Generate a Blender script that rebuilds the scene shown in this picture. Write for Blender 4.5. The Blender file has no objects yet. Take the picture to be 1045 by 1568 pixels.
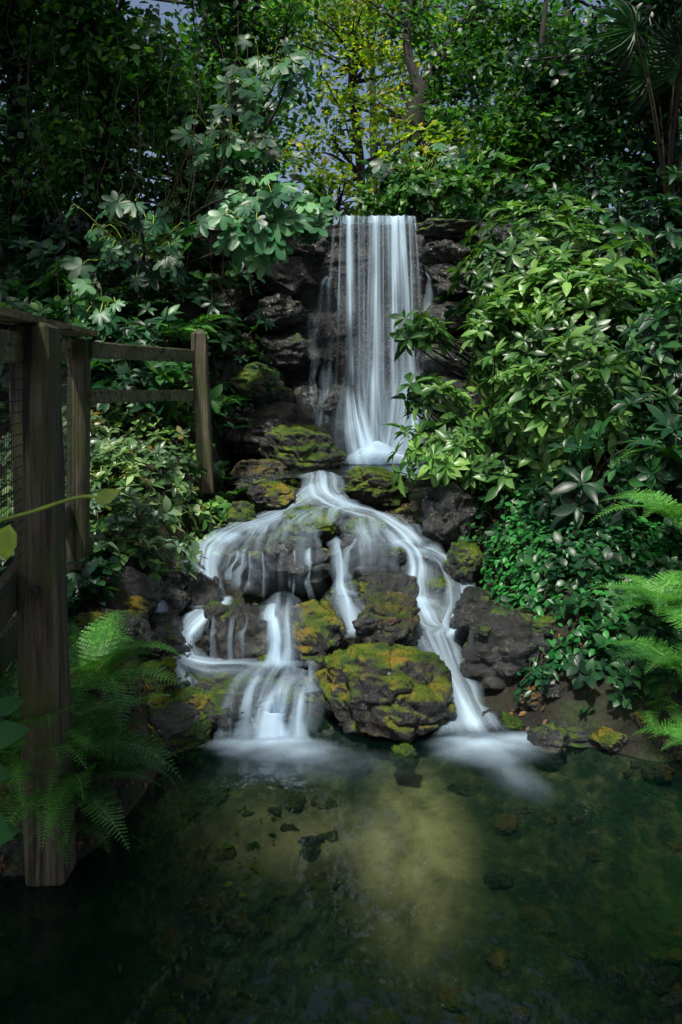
import bpy, math, random, bmesh
import numpy as np
from mathutils import Vector
from mathutils.bvhtree import BVHTree
random.seed(7)
rng=np.random.default_rng(11)
S=bpy.context.scene
COL=S.collection

# ---------------------------------------------------------------- noise
def _h(i,seed):
    i=i.astype(np.int64)
    n=(i[:,0]*374761393+i[:,1]*668265263+i[:,2]*2147483647+seed*1274126177)&0xffffffff
    n=((n^(n>>13))*1274126177)&0xffffffff
    n=((n^(n>>16))*2246822519)&0xffffffff
    n=n^(n>>15)
    return (n&0xffffff)/float(0xffffff)
def vnoise(p,seed=0):
    p=np.asarray(p,float); i=np.floor(p); f=p-i; u=f*f*(3-2*f); r=0
    for a in (0,1):
        for b in (0,1):
            for c in (0,1):
                w=(u[:,0] if a else 1-u[:,0])*(u[:,1] if b else 1-u[:,1])*(u[:,2] if c else 1-u[:,2])
                r=r+w*_h(i+np.array([a,b,c]),seed)
    return r
def fbm(p,o=4,seed=0):
    p=np.asarray(p,float); a=.5; r=0; t=0
    for k in range(o):
        r=r+a*vnoise(p+k*17.3,seed+k); t+=a; a*=.5; p=p*2.03
    return r/t-.5
def sstep(x): 
    x=np.clip(x,0,1); return x*x*(3-2*x)

# ---------------------------------------------------------------- mesh builder
class MB:
    def __init__(s): s.V=[];s.L=[];s.Z=[];s.n=0;s.M=[];s.A=[];s.UV=[]
    def add(s,V,F,m=0,dens=None,uv=None):
        V=np.asarray(V,float).reshape(-1,3);F=np.asarray(F,np.int64)
        s.V.append(V);s.L.append((F+s.n).ravel());s.Z.append(np.full(len(F),F.shape[1]))
        s.M.append(np.full(len(F),m)); s.n+=len(V)
        s.A.append(np.zeros(len(V)) if dens is None else dens)
        s.UV.append(np.zeros((len(V),2)) if uv is None else uv)
    def build(s,name,mats,smooth=True,parent=None,attr=None,uv=False):
        me=bpy.data.meshes.new(name)
        V=np.concatenate(s.V);L=np.concatenate(s.L);Z=np.concatenate(s.Z);M=np.concatenate(s.M)
        me.vertices.add(len(V));me.vertices.foreach_set('co',V.ravel())
        me.loops.add(len(L));me.loops.foreach_set('vertex_index',L.astype(np.int32))
        me.polygons.add(len(Z));st=np.concatenate([[0],np.cumsum(Z)[:-1]])
        me.polygons.foreach_set('loop_start',st.astype(np.int32))
        me.polygons.foreach_set('loop_total',Z.astype(np.int32))
        me.polygons.foreach_set('material_index',M.astype(np.int32))
        me.update(calc_edges=True)
        me.polygons.foreach_set('use_smooth',np.full(len(Z),smooth))
        if attr:
            a=me.attributes.new(attr,'FLOAT','POINT');a.data.foreach_set('value',np.concatenate(s.A).astype(np.float32))
        if uv:
            u=me.uv_layers.new(name='flow');U=np.concatenate(s.UV)[L];u.data.foreach_set('uv',U.ravel().astype(np.float32))
        me.validate()
        for m in (mats if isinstance(mats,(list,tuple)) else [mats]): me.materials.append(m)
        o=bpy.data.objects.new(name,me);COL.objects.link(o)
        if parent: o.parent=parent
        return o
def empty(name):
    o=bpy.data.objects.new(name,None);COL.objects.link(o);o.empty_display_size=.2;return o

def inst(T,F,P,R,sc):
    P=np.asarray(P);n=len(P);sc=np.asarray(sc).reshape(-1,1,1)*np.ones((n,1,1))
    V=np.einsum('nij,tj->nti',R,T)*sc+P[:,None,:]
    FF=(F[None]+np.arange(n)[:,None,None]*len(T)).reshape(-1,F.shape[1])
    return V.reshape(-1,3),FF
def nrm(v): return v/np.maximum(np.linalg.norm(v,axis=-1,keepdims=True),1e-9)
def frames_n(N,r=rng):
    N=nrm(N);a=nrm(r.normal(size=N.shape));X=nrm(a-N*np.sum(a*N,1,keepdims=True));Y=np.cross(N,X)
    return np.stack([X,Y,N],2)
def frames_d(D,U):
    D=nrm(D);Y=nrm(np.cross(U,D));Z=np.cross(D,Y);return np.stack([D,Y,Z],2)

# ---------------------------------------------------------------- templates
def leafT(ts,ws,fold=.25,droop=.25):
    V=[];rows=[];F=[]
    for t,w in zip(ts,ws):
        z=-droop*t*t
        if w<=0: V.append((t,0,z));k=len(V)-1;rows.append((k,k,k))
        else:
            V+= [(t,w,z+fold*w),(t,0,z),(t,-w,z+fold*w)];k=len(V);rows.append((k-3,k-2,k-1))
    for a,b in zip(rows[:-1],rows[1:]):
        for q in ((a[0],a[1],b[1],b[0]),(a[1],a[2],b[2],b[1])):
            for t in ((q[0],q[1],q[2]),(q[0],q[2],q[3])):
                if len(set(t))==3: F.append(t)
    return np.array(V,float),np.array(F)
def rotz(a): c,s=math.cos(a),math.sin(a);return np.array([[c,-s,0],[s,c,0],[0,0,1]])
def roty(a): c,s=math.cos(a),math.sin(a);return np.array([[c,0,s],[0,1,0],[-s,0,c]])
def rotx(a): c,s=math.cos(a),math.sin(a);return np.array([[1,0,0],[0,c,-s],[0,s,c]])
def cat(parts):
    V=[];F=[];n=0
    for v,f in parts: V.append(v);F.append(f+n);n+=len(v)
    return np.concatenate(V),np.concatenate(F)
LE=leafT([0,.08,.3,.55,.8,1],[0,.02,.13,.19,.13,0],.3,.28)
LSm=leafT([0,.4,.75,1],[0,.24,.17,0],.3,.2)
LBr=leafT([0,.2,.5,.8,1],[0,.25,.3,.15,0],.2,.25)
def rosette(n,seed,w=1.,el=(.1,.6)):
    r=np.random.default_rng(seed);parts=[]
    for k in range(n):
        e=r.uniform(*el) if k<n*.7 else r.uniform(.6,1.1)
        s=r.uniform(.75,1.1) if k<n*.7 else r.uniform(.4,.7)
        A=rotz(k*2.399+r.uniform(-.25,.25))@roty(-e)@rotx(r.uniform(-.4,.4))
        T=LE[0]*np.array([1,w,1]);T=T.copy();T[:,2]*=r.uniform(.6,1.8)
        parts.append(((T*s)@A.T,LE[1]))
    return cat(parts)
ROS=[rosette(n,i) for i,n in enumerate((8,9,7,10))]
ROW=[rosette(n,i+20,1.5,(.0,.8)) for i,n in enumerate((6,7,5))]
def palmate(lobes=7,seed=0):
    r=np.random.default_rng(seed);V=[(.12,0,.03)];span=math.radians(310)
    m=lobes*8
    for i in range(m+1):
        t=i/m*lobes;a=-span/2+span*i/m
        ph=abs((t%1)-.5)*2
        R=(.50+.50*(1-ph**1.6)**.9)*(1-.30*abs(a)/(span/2))*r.uniform(.95,1.05)
        x=.12+R*math.cos(a)*.85;y=R*math.sin(a)*.85
        V.append((x,y,-.24*R*R+(.05 if ph>.8 else 0)+.03*math.sin(3*a)))
    F=[(0,i,i+1) for i in range(1,m+1)]
    return np.array(V),np.array(F)
PAL=[palmate(7,1),palmate(7,2),palmate(5,3)]
def fan(seed):
    r=np.random.default_rng(seed);parts=[]
    for k in range(26):
        a=-2.3+4.6*k/25;T=LE[0]*np.array([1,.22,1]);T=T.copy();T[:,2]*=r.uniform(.6,1.6)
        parts.append(((T*r.uniform(.85,1.05))@(rotz(a)@roty(r.uniform(-.1,.1))).T,LE[1]))
    return cat(parts)
FAN=[fan(1),fan(2)]
def frond(seed,fine=True,npn=26):
    r=np.random.default_rng(seed);parts=[]
    e0=math.radians(r.uniform(50,70));e1=math.radians(r.uniform(-40,-10))
    N=40;pts=[np.zeros(3)];
    for i in range(N):
        e=e0+(e1-e0)*(i/N)**.9;pts.append(pts[-1]+np.array([math.cos(e),0.0,math.sin(e)])/N)
    pts=np.array(pts);pts[:,1]=.08*np.sin(np.linspace(0,2.5,N+1)+r.uniform(0,6))*np.linspace(0,1,N+1)
    def at(t):
        i=min(int(t*N),N-1);f=t*N-i;return pts[i]*(1-f)+pts[i+1]*f, nrm(pts[i+1]-pts[i])
    V=[];F=[]
    for i,p in enumerate(pts):
        w=.006*(1-i/N*.7);V+=[p+[0,w,0],p+[0,0,w],p+[0,-w,0]]
        if i: b=3*i;F+=[(b-3,b-2,b+1),(b-3,b+1,b),(b-2,b-1,b+2),(b-2,b+2,b+1)]
    parts.append((np.array(V),np.array(F)))
    for k in range(npn):
        t=.14+.85*k/npn;l=.25*math.sin(math.pi*min(1,((t-.05)/.95))**.62)**.9*(1.02-t*.55)+.012
        p,d=at(t)
        for sg in (-1,1):
            dirv=nrm(d*.35+np.array([0,sg,0])+np.array([0,0,-.15]));up=nrm(np.cross(d,[0,1,0])*-1)
            dirv=nrm(dirv+r.normal(size=3)*.04)
            fw=nrm(d-dirv*np.dot(d,dirv))
            if not fine:
                w=.018;V=np.array([p,p+dirv*l*.5+fw*w-up*.0,p+dirv*l-up*l*.15,p+dirv*l*.5-fw*w])
                parts.append((V,np.array([(0,1,2),(0,2,3)])))
            else:
                m=8;V=[];F=[]
                for j in range(m):
                    u=j/m;q=p+dirv*l*u-up*l*.18*u*u;q2=p+dirv*l*(u+.95/m)-up*l*.18*(u+1/m)**2
                    w=l*.12*(1-u)**.6+.003
                    tip=(q+q2)/2+dirv*l*.06
                    b=len(V);V+=[q,q2,tip+fw*w,tip-fw*w*.95];F+=[(b,b+1,b+2),(b+1,b,b+3)]
                b=len(V);V+=[p+dirv*l*.85,p+dirv*l*1.0-up*l*.18,p+dirv*l*.85+fw*.003];F+=[(b,b+1,b+2)]
                parts.append((np.array(V),np.array(F)))
    return cat(parts)
FRF=[frond(i,True) for i in range(4)]
FRS=[frond(i+9,False,22) for i in range(3)]

def tube(pts,rad,ns=7,jit=0,seed=0):
    pts=np.asarray(pts,float);n=len(pts);rad=np.ones(n)*rad
    t=nrm(np.gradient(pts,axis=0));ref=np.array([.3,.9,.2]);a=nrm(np.cross(t,ref));b=np.cross(t,a)
    th=np.arange(ns)/ns*2*np.pi
    V=pts[:,None]+rad[:,None,None]*(np.cos(th)[None,:,None]*a[:,None]+np.sin(th)[None,:,None]*b[:,None])
    V=V.reshape(-1,3)
    if jit: V=V+ (fbm(V*np.array([6,6,1.5]),3,seed)[:,None])*jit*nrm(V-np.repeat(pts,ns,0))
    F=[]
    for i in range(n-1):
        for j in range(ns):
            k=(j+1)%ns;F.append((i*ns+j,i*ns+k,(i+1)*ns+k,(i+1)*ns+j))
    return V,np.array(F)
def catmull(P,n):
    P=np.asarray(P,float);Q=np.vstack([2*P[0]-P[1],P,2*P[-1]-P[-2]]);m=len(P)-1
    t=np.linspace(0,m-1e-6,n);i=t.astype(int);f=(t-i)[:,None]
    a,b,c,d=Q[i],Q[i+1],Q[i+2],Q[i+3]
    return .5*((2*b)+(-a+c)*f+(2*a-5*b+4*c-d)*f*f+(-a+3*b-3*c+d)*f**3)

# ---------------------------------------------------------------- materials
def newmat(name):
    m=bpy.data.materials.new(name);m.use_nodes=True;nt=m.node_tree;nt.nodes.clear()
    return m,nt,nt.nodes.new('ShaderNodeOutputMaterial')
def N(nt,t): return nt.nodes.new(t)
def ramp(nt,fac,stops):
    r=nt.nodes.new('ShaderNodeValToRGB');e=r.color_ramp.elements
    while len(e)<len(stops): e.new(.5)
    for x,(p,c) in zip(e,stops): x.position=p;x.color=(*c,1) if len(c)==3 else c
    nt.links.new(fac,r.inputs[0]);return r.outputs[0]
def noise(nt,vec,scale,detail=4,rough=.55):
    n=nt.nodes.new('ShaderNodeTexNoise');n.inputs['Scale'].default_value=scale;n.inputs['Detail'].default_value=detail
    n.inputs['Roughness'].default_value=rough
    if vec: nt.links.new(vec,n.inputs['Vector'])
    return n.outputs['Fac']
def math_(nt,op,a,b=None,clamp=False):
    n=nt.nodes.new('ShaderNodeMath');n.operation=op;n.use_clamp=clamp
    for i,x in enumerate((a,b)):
        if x is None: continue
        if isinstance(x,(int,float)): n.inputs[i].default_value=x
        else: nt.links.new(x,n.inputs[i])
    return n.outputs[0]
def mixc(nt,f,a,b,mode='MIX'):
    n=nt.nodes.new('ShaderNodeMix');n.data_type='RGBA';n.blend_type=mode
    for i,x in ((0,f),(6,a),(7,b)):
        if isinstance(x,(int,float)): n.inputs[i].default_value=x
        elif isinstance(x,tuple): n.inputs[i].default_value=(*x,1)
        else: nt.links.new(x,n.inputs[i])
    return n.outputs[2]
def bump(nt,h,s,d=.02,nin=None):
    b=nt.nodes.new('ShaderNodeBump');b.inputs['Strength'].default_value=s;b.inputs['Distance'].default_value=d
    nt.links.new(h,b.inputs['Height'])
    if nin: nt.links.new(nin,b.inputs['Normal'])
    return b.outputs[0]

def leafmat(name,c0,c1,c2,trans=.3,rough=.42,odd=None,spec=.5):
    m,nt,out=newmat(name);g=N(nt,'ShaderNodeNewGeometry')
    stops=[(0,c0),(.5,c1),(.93,c2)]
    if odd: stops.append((.985,odd))
    col=ramp(nt,g.outputs['Random Per Island'],stops)
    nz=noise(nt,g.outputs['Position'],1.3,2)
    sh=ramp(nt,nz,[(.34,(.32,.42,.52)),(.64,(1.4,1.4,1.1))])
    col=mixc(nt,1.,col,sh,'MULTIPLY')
    p=N(nt,'ShaderNodeBsdfPrincipled');p.inputs['Roughness'].default_value=rough
    p.inputs['Specular IOR Level'].default_value=spec
    nt.links.new(col,p.inputs['Base Color'])
    t=N(nt,'ShaderNodeBsdfTranslucent')
    tc=mixc(nt,1.,col,(1.6,1.7,.6),'MULTIPLY');nt.links.new(tc,t.inputs[0])
    mx=N(nt,'ShaderNodeMixShader');mx.inputs[0].default_value=trans
    nt.links.new(p.outputs[0],mx.inputs[1]);nt.links.new(t.outputs[0],mx.inputs[2]);nt.links.new(mx.outputs[0],out.inputs[0])
    return m
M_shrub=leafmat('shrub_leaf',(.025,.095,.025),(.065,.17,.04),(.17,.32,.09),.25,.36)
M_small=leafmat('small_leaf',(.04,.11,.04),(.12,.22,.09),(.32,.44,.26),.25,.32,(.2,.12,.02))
M_dark=leafmat('dark_leaf',(.005,.03,.015),(.012,.06,.026),(.032,.12,.038),.22,.4)  # dark foliage green; on the corner trees it also paints shade into the colour
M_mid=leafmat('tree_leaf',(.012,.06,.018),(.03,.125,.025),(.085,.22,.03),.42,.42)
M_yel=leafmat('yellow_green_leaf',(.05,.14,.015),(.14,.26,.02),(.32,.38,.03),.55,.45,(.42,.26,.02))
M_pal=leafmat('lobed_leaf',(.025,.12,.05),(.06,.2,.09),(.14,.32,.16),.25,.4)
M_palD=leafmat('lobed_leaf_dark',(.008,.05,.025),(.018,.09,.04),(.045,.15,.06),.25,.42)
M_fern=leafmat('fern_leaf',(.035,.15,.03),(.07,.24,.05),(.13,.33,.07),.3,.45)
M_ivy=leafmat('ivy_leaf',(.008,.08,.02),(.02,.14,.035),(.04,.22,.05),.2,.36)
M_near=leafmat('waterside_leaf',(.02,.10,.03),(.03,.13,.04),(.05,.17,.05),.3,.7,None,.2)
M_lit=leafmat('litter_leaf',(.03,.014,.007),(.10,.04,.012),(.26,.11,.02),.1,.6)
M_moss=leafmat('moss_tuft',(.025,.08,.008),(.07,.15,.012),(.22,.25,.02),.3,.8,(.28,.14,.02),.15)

def rockmat(name,moss=.5,mcols=((.03,.07,.01),(.12,.15,.015),(.24,.13,.015)),dark=1.,rough=.32,brown=.35,coat=.5):
    m,nt,out=newmat(name);g=N(nt,'ShaderNodeNewGeometry');pos=g.outputs['Position']
    n1=noise(nt,pos,5,7,.65);n2=noise(nt,pos,28,5,.7)
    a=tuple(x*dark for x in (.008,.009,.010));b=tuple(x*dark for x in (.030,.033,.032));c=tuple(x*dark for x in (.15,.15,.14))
    base=ramp(nt,n1,[(.34,a),(.54,b),(.74,c)])
    base=mixc(nt,ramp(nt,n2,[(.35,(.8,.8,.8)),(.65,(.05,.05,.05))]),base,tuple(x*dark for x in (.009,.011,.012)))
    br=noise(nt,pos,3.1,3);base=mixc(nt,ramp(nt,br,[(.54,(0,0,0)),(.7,(brown,)*3)]),base,tuple(x*dark for x in (.11,.055,.03)))
    mn=noise(nt,pos,4.3,6,.65)
    sp=N(nt,'ShaderNodeSeparateXYZ');nt.links.new(g.outputs['Normal'],sp.inputs[0])
    k=math_(nt,'ADD',math_(nt,'MULTIPLY',sp.outputs[2],.20),math_(nt,'MULTIPLY',mn,.8))
    th=.72-moss*.36
    msk=ramp(nt,k,[(th-.03,(0,0,0)),(th+.05,(1,1,1))])
    hn_=noise(nt,pos,6,4,.6);mc=ramp(nt,hn_,[(.36,mcols[0]),(.5,mcols[1]),(.66,mcols[2])])
    fine=noise(nt,pos,150,3,.7)
    mc=mixc(nt,1.,mc,ramp(nt,fine,[(.3,(.3,.3,.3)),(.7,(1.6,1.6,1.6))]),'MULTIPLY')
    col=mixc(nt,msk,base,mc)
    p=N(nt,'ShaderNodeBsdfPrincipled');nt.links.new(col,p.inputs['Base Color'])
    r=mixc(nt,msk,ramp(nt,n2,[(.35,(rough*.6,)*3),(.7,(rough*1.7,)*3)]),(.95,.95,.95))
    nt.links.new(r,p.inputs['Roughness'])
    inv=math_(nt,'MULTIPLY',math_(nt,'SUBTRACT',1.0,msk),coat)
    nt.links.new(inv,p.inputs['Coat Weight']);p.inputs['Coat Roughness'].default_value=.1
    vo=N(nt,'ShaderNodeTexVoronoi');vo.inputs['Scale'].default_value=16;nt.links.new(pos,vo.inputs['Vector'])
    b1=bump(nt,n1,.9,.08);b2=bump(nt,n2,1.,.035,b1);b3=bump(nt,vo.outputs['Distance'],.4,.03,b2);b4=bump(nt,fine,.7,.012,b3)
    nt.links.new(b4,p.inputs['Normal']);nt.links.new(b2,p.inputs['Coat Normal']);nt.links.new(p.outputs[0],out.inputs[0]);return m
GR=((.015,.055,.008),(.05,.11,.01),(.15,.20,.018))
R_wet=rockmat('wet_rock',.28,GR,dark=1.0,rough=.17,brown=.08,coat=1.)
R_dry=rockmat('grey_rock',.42,GR,dark=1.6,rough=.25,brown=.15,coat=.6)
R_green=rockmat('mossy_rock',.78,GR,rough=.3)
R_gold=rockmat('golden_mossy_rock',.66,((.03,.075,.01),(.11,.16,.013),(.27,.18,.015)),1.0,.22,.4)
R_red=rockmat('reddish_rock',.5,((.035,.06,.012),(.11,.10,.017),(.19,.085,.025)),1.1,.26,.8)
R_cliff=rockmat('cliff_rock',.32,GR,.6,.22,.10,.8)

def woodmat(name,dark,light,axis=2):
    m,nt,out=newmat(name);tc=N(nt,'ShaderNodeTexCoord');mp=N(nt,'ShaderNodeMapping')
    s=[30,30,30];s[axis]=1.3;mp.inputs['Scale'].default_value=s;nt.links.new(tc.outputs['Object'],mp.inputs[0])
    g=noise(nt,mp.outputs[0],1,8,.75);big=noise(nt,tc.outputs['Object'],4,5)
    col=ramp(nt,g,[(.38,dark),(.5,tuple((a+b)/2 for a,b in zip(dark,light))),(.6,light)])
    col=mixc(nt,ramp(nt,big,[(.42,(0,0,0)),(.6,(.8,.8,.8))]),col,(.05,.065,.014))
    cr=noise(nt,mp.outputs[0],.45,3);col=mixc(nt,ramp(nt,cr,[(.36,(1,1,1)),(.42,(0,0,0))]),col,(.006,.005,.004))
    p=N(nt,'ShaderNodeBsdfPrincipled');p.inputs['Roughness'].default_value=.7;nt.links.new(col,p.inputs['Base Color'])
    nt.links.new(bump(nt,g,1.,.02),p.inputs['Normal']);nt.links.new(p.outputs[0],out.inputs[0]);return m
W_post=woodmat('weathered_post_wood',(.007,.006,.005),(.14,.12,.08),2)
W_rail=woodmat('weathered_rail_wood',(.06,.045,.025),(.45,.36,.2),1)
W_rail2=woodmat('mossy_rail_wood',(.03,.03,.018),(.22,.21,.12),0)
def barkmat():
    m,nt,out=newmat('bark');g=N(nt,'ShaderNodeNewGeometry');mp=N(nt,'ShaderNodeMapping');mp.inputs['Scale'].default_value=(14,14,2.5)
    nt.links.new(g.outputs['Position'],mp.inputs[0]);a=noise(nt,mp.outputs[0],1,6,.7)
    p=N(nt,'ShaderNodeBsdfPrincipled');p.inputs['Roughness'].default_value=.85
    nt.links.new(ramp(nt,a,[(.3,(.008,.007,.006)),(.7,(.035,.032,.026))]),p.inputs['Base Color'])
    nt.links.new(bump(nt,a,1,.04),p.inputs['Normal']);nt.links.new(p.outputs[0],out.inputs[0]);return m
M_bark=barkmat()
def plain(name,c,r=.6,metal=0):
    m,nt,out=newmat(name);g=N(nt,'ShaderNodeNewGeometry');a=noise(nt,g.outputs['Position'],30,4)
    p=N(nt,'ShaderNodeBsdfPrincipled');p.inputs['Roughness'].default_value=r;p.inputs['Metallic'].default_value=metal
    nt.links.new(ramp(nt,a,[(.3,tuple(x*.6 for x in c)),(.7,tuple(x*1.3 for x in c))]),p.inputs['Base Color'])
    nt.links.new(p.outputs[0],out.inputs[0]);return m
M_wire=plain('dark_wire',(.03,.035,.035),.5,.5)
M_bolt=plain('bolt_steel',(.12,.12,.11),.4,.9)
M_stem=plain('green_stem',(.20,.32,.03))
M_twig=plain('twig',(.04,.032,.018),.8)

def groundmat():
    m,nt,out=newmat('forest_ground');g=N(nt,'ShaderNodeNewGeometry');pos=g.outputs['Position']
    n=noise(nt,pos,3,8,.65);f=noise(nt,pos,45,5,.7)
    soil=ramp(nt,n,[(.35,(.007,.007,.005)),(.5,(.018,.017,.010)),(.62,(.022,.04,.010))])
    soil=mixc(nt,1.,soil,ramp(nt,f,[(.3,(.4,.4,.4)),(.7,(1.6,1.6,1.5))]),'MULTIPLY')
    at=N(nt,'ShaderNodeAttribute');at.attribute_name='sand'
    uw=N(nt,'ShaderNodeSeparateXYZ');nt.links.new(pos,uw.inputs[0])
    vo=N(nt,'ShaderNodeTexVoronoi');vo.inputs['Scale'].default_value=11;nt.links.new(pos,vo.inputs['Vector'])
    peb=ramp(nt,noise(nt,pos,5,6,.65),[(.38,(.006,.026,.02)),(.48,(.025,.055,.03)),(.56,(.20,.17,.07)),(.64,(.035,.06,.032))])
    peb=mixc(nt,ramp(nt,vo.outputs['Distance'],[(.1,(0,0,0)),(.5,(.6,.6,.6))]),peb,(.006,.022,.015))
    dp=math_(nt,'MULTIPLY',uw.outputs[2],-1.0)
    peb=mixc(nt,1.,peb,ramp(nt,dp,[(.2,(1,1,1)),(.5,(.38,.55,.5)),(.8,(.07,.17,.15))]),'MULTIPLY')  # floor colour darkened with depth, painting in the light lost through water
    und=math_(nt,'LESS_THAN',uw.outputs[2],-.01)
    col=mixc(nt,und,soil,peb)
    sm=math_(nt,'MULTIPLY',at.outputs['Fac'],ramp(nt,noise(nt,pos,5,4),[(.3,(.35,.35,.35)),(.55,(1,1,1))]))
    col=mixc(nt,sm,col,(.85,.62,.34))
    p=N(nt,'ShaderNodeBsdfPrincipled');p.inputs['Roughness'].default_value=.8;nt.links.new(col,p.inputs['Base Color'])
    nt.links.new(bump(nt,f,.7,.03,bump(nt,n,.8,.1)),p.inputs['Normal']);nt.links.new(p.outputs[0],out.inputs[0]);return m
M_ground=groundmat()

def watermat(name,tint,dif,dmix,rough,bs,sc):
    m,nt,out=newmat(name);g=N(nt,'ShaderNodeNewGeometry');mp=N(nt,'ShaderNodeMapping');mp.inputs['Scale'].default_value=(1.2,.7,1)
    nt.links.new(g.outputs['Position'],mp.inputs[0]);a=noise(nt,mp.outputs[0],sc,3,.5)
    b=bump(nt,a,bs,.05)
    t=N(nt,'ShaderNodeBsdfTransparent');t.inputs[0].default_value=(*tint,1)
    d=N(nt,'ShaderNodeBsdfDiffuse');d.inputs[0].default_value=(*dif,1)
    gl=N(nt,'ShaderNodeBsdfGlossy');gl.inputs['Roughness'].default_value=rough;nt.links.new(b,gl.inputs['Normal'])
    fr=N(nt,'ShaderNodeFresnel');fr.inputs[0].default_value=1.4;nt.links.new(b,fr.inputs['Normal'])
    m1=N(nt,'ShaderNodeMixShader');m1.inputs[0].default_value=dmix;nt.links.new(t.outputs[0],m1.inputs[1]);nt.links.new(d.outputs[0],m1.inputs[2])
    m2=N(nt,'ShaderNodeMixShader');nt.links.new(math_(nt,'MULTIPLY',fr.outputs[0],1.6,True),m2.inputs[0]);nt.links.new(m1.outputs[0],m2.inputs[1]);nt.links.new(gl.outputs[0],m2.inputs[2])
    nt.links.new(m2.outputs[0],out.inputs[0]);return m
M_pool=watermat('pool_water',(.62,.76,.66),(.002,.035,.03),.12,.08,.4,5)
M_up=watermat('plunge_water',(.4,.55,.5),(.08,.13,.12),.3,.15,.4,8)
def silkmat(name,su,sv,lo,hi,gain,base=.22,solid=.25,det=4):
    m,nt,out=newmat(name);uv=N(nt,'ShaderNodeUVMap');uv.uv_map='flow';mp=N(nt,'ShaderNodeMapping');mp.inputs['Scale'].default_value=(su,sv,1)
    nt.links.new(uv.outputs[0],mp.inputs[0]);a=noise(nt,mp.outputs[0],1,det,.5)
    at=N(nt,'ShaderNodeAttribute');at.attribute_name='dens'
    st=ramp(nt,a,[(lo,(0,0,0)),(hi,(1,1,1))])
    al=math_(nt,'MULTIPLY',at.outputs['Fac'],math_(nt,'ADD',math_(nt,'MULTIPLY',st,gain),base))
    dd=math_(nt,'MULTIPLY',math_(nt,'POWER',at.outputs['Fac'],3.),solid)
    al=math_(nt,'ADD',al,dd,True);al=math_(nt,'MINIMUM',al,.95)
    t=N(nt,'ShaderNodeBsdfTransparent');d=N(nt,'ShaderNodeBsdfDiffuse');d.inputs[0].default_value=(.60,.80,.98,1)
    tr=N(nt,'ShaderNodeBsdfTranslucent');tr.inputs[0].default_value=(.60,.80,.98,1)
    m0=N(nt,'ShaderNodeMixShader');m0.inputs[0].default_value=.3;nt.links.new(d.outputs[0],m0.inputs[1]);nt.links.new(tr.outputs[0],m0.inputs[2])
    m1=N(nt,'ShaderNodeMixShader');nt.links.new(al,m1.inputs[0]);nt.links.new(t.outputs[0],m1.inputs[1]);nt.links.new(m0.outputs[0],m1.inputs[2])
    nt.links.new(m1.outputs[0],out.inputs[0]);return m
M_fall=silkmat('silky_falling_water',18,.35,.42,.68,1.05,.10,.28,2)
M_strm=silkmat('silky_stream_water',15,.8,.38,.72,.9,.16,.14,2)
M_foam=silkmat('foam',4,4,.25,.75,.6,.3,.3,2)

# ---------------------------------------------------------------- terrain
Ys=[-60,-8,-4,0,2.5,3.6,4.3,4.6,5,5.5,6,6.8,7.4,7.8,9.5,9.85,12,30,200]
Hs=[3,1.5,-.6,-1.1,-.95,-.45,-.22,-.12,.0,.12,.3,.6,.88,1.05,1.05,3.85,4.2,4.8,8]
Yl=[-60,-8,-4,0,2.8,3.2,3.5,3.9,4.5,5.5,7,8,9,10,12,30,200];Hl=[3,1.5,-.4,-.8,-.6,-.12,.22,.42,.58,.9,1.45,2.2,3.1,4,4.7,6,9]
Yr=[-60,-8,-4,0,3.4,4.2,4.7,5.5,6.5,8,9,10,12,30,200];Hr=[3,1.5,-.4,-.9,-.7,-.06,.35,.9,1.4,2.2,3,4,4.6,6,9]
def hgt(x,y,detail=True):
    x=np.asarray(x,float);y=np.asarray(y,float)
    s=np.interp(y,Ys,Hs);L=np.interp(y,Yl,Hl);R=np.interp(y,Yr,Hr)
    xl=np.interp(y,[3.4,4.2,5,6,7,9],[-.74,-.76,-1.04,-1.1,-1.08,-1.2]);xr=np.interp(y,[4,5,6,7,9],[1.1,.85,.85,.85,1.2])
    wl=sstep((xl-x)/.5);wr=sstep((x-xr)/.7)
    h=s+wl*(L-s)+wr*(R-s)
    h=h+np.maximum(np.abs(x)-4,0)*.28*np.clip(1-(y-9)/6,0.15,1)
    P=np.stack([x.ravel(),y.ravel(),0*x.ravel()],1)
    h=h+(fbm(P*1.6,3,3)*.22+(fbm(P*7,3,5)*.07 if detail else 0)).reshape(x.shape)
    return h
def h1(x,y): return float(hgt(np.array([x]),np.array([y]))[0])
def hn(x,y,e=.08):
    dx=(hgt(x+e,y,False)-hgt(x-e,y,False))/(2*e);dy=(hgt(x,y+e,False)-hgt(x,y-e,False))/(2*e)
    return nrm(np.stack([-dx,-dy,np.ones_like(dx)],-1))
a=np.linspace(-1,1,281);gx=3.2*a+197*np.sign(a)*np.abs(a)**9
b=np.linspace(-1,1,361);gy=6.5+5.5*b+190*np.sign(b)*np.abs(b)**9
GX,GY=np.meshgrid(gx,gy);GZ=hgt(GX,GY)
ny,nx=GX.shape;idx=np.arange(ny*nx).reshape(ny,nx)
F=np.stack([idx[:-1,:-1],idx[:-1,1:],idx[1:,1:],idx[1:,:-1]],-1).reshape(-1,4)
wob=(fbm(np.stack([GX.ravel()*2.5,GY.ravel()*2.5,0*GX.ravel()],1),3,12)*1.6).reshape(GX.shape)
sand=.95*np.exp(-(((GX-.38)/.27)**2+((GY-3.92)/.42)**2)**1.6*(1+wob))+.5*np.exp(-(((GX+.2)/.5)**2+((GY-4.1)/.2)**2))
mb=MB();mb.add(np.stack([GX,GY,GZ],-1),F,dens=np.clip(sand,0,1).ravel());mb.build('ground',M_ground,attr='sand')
BV=[];BF=[];bn=0
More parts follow.
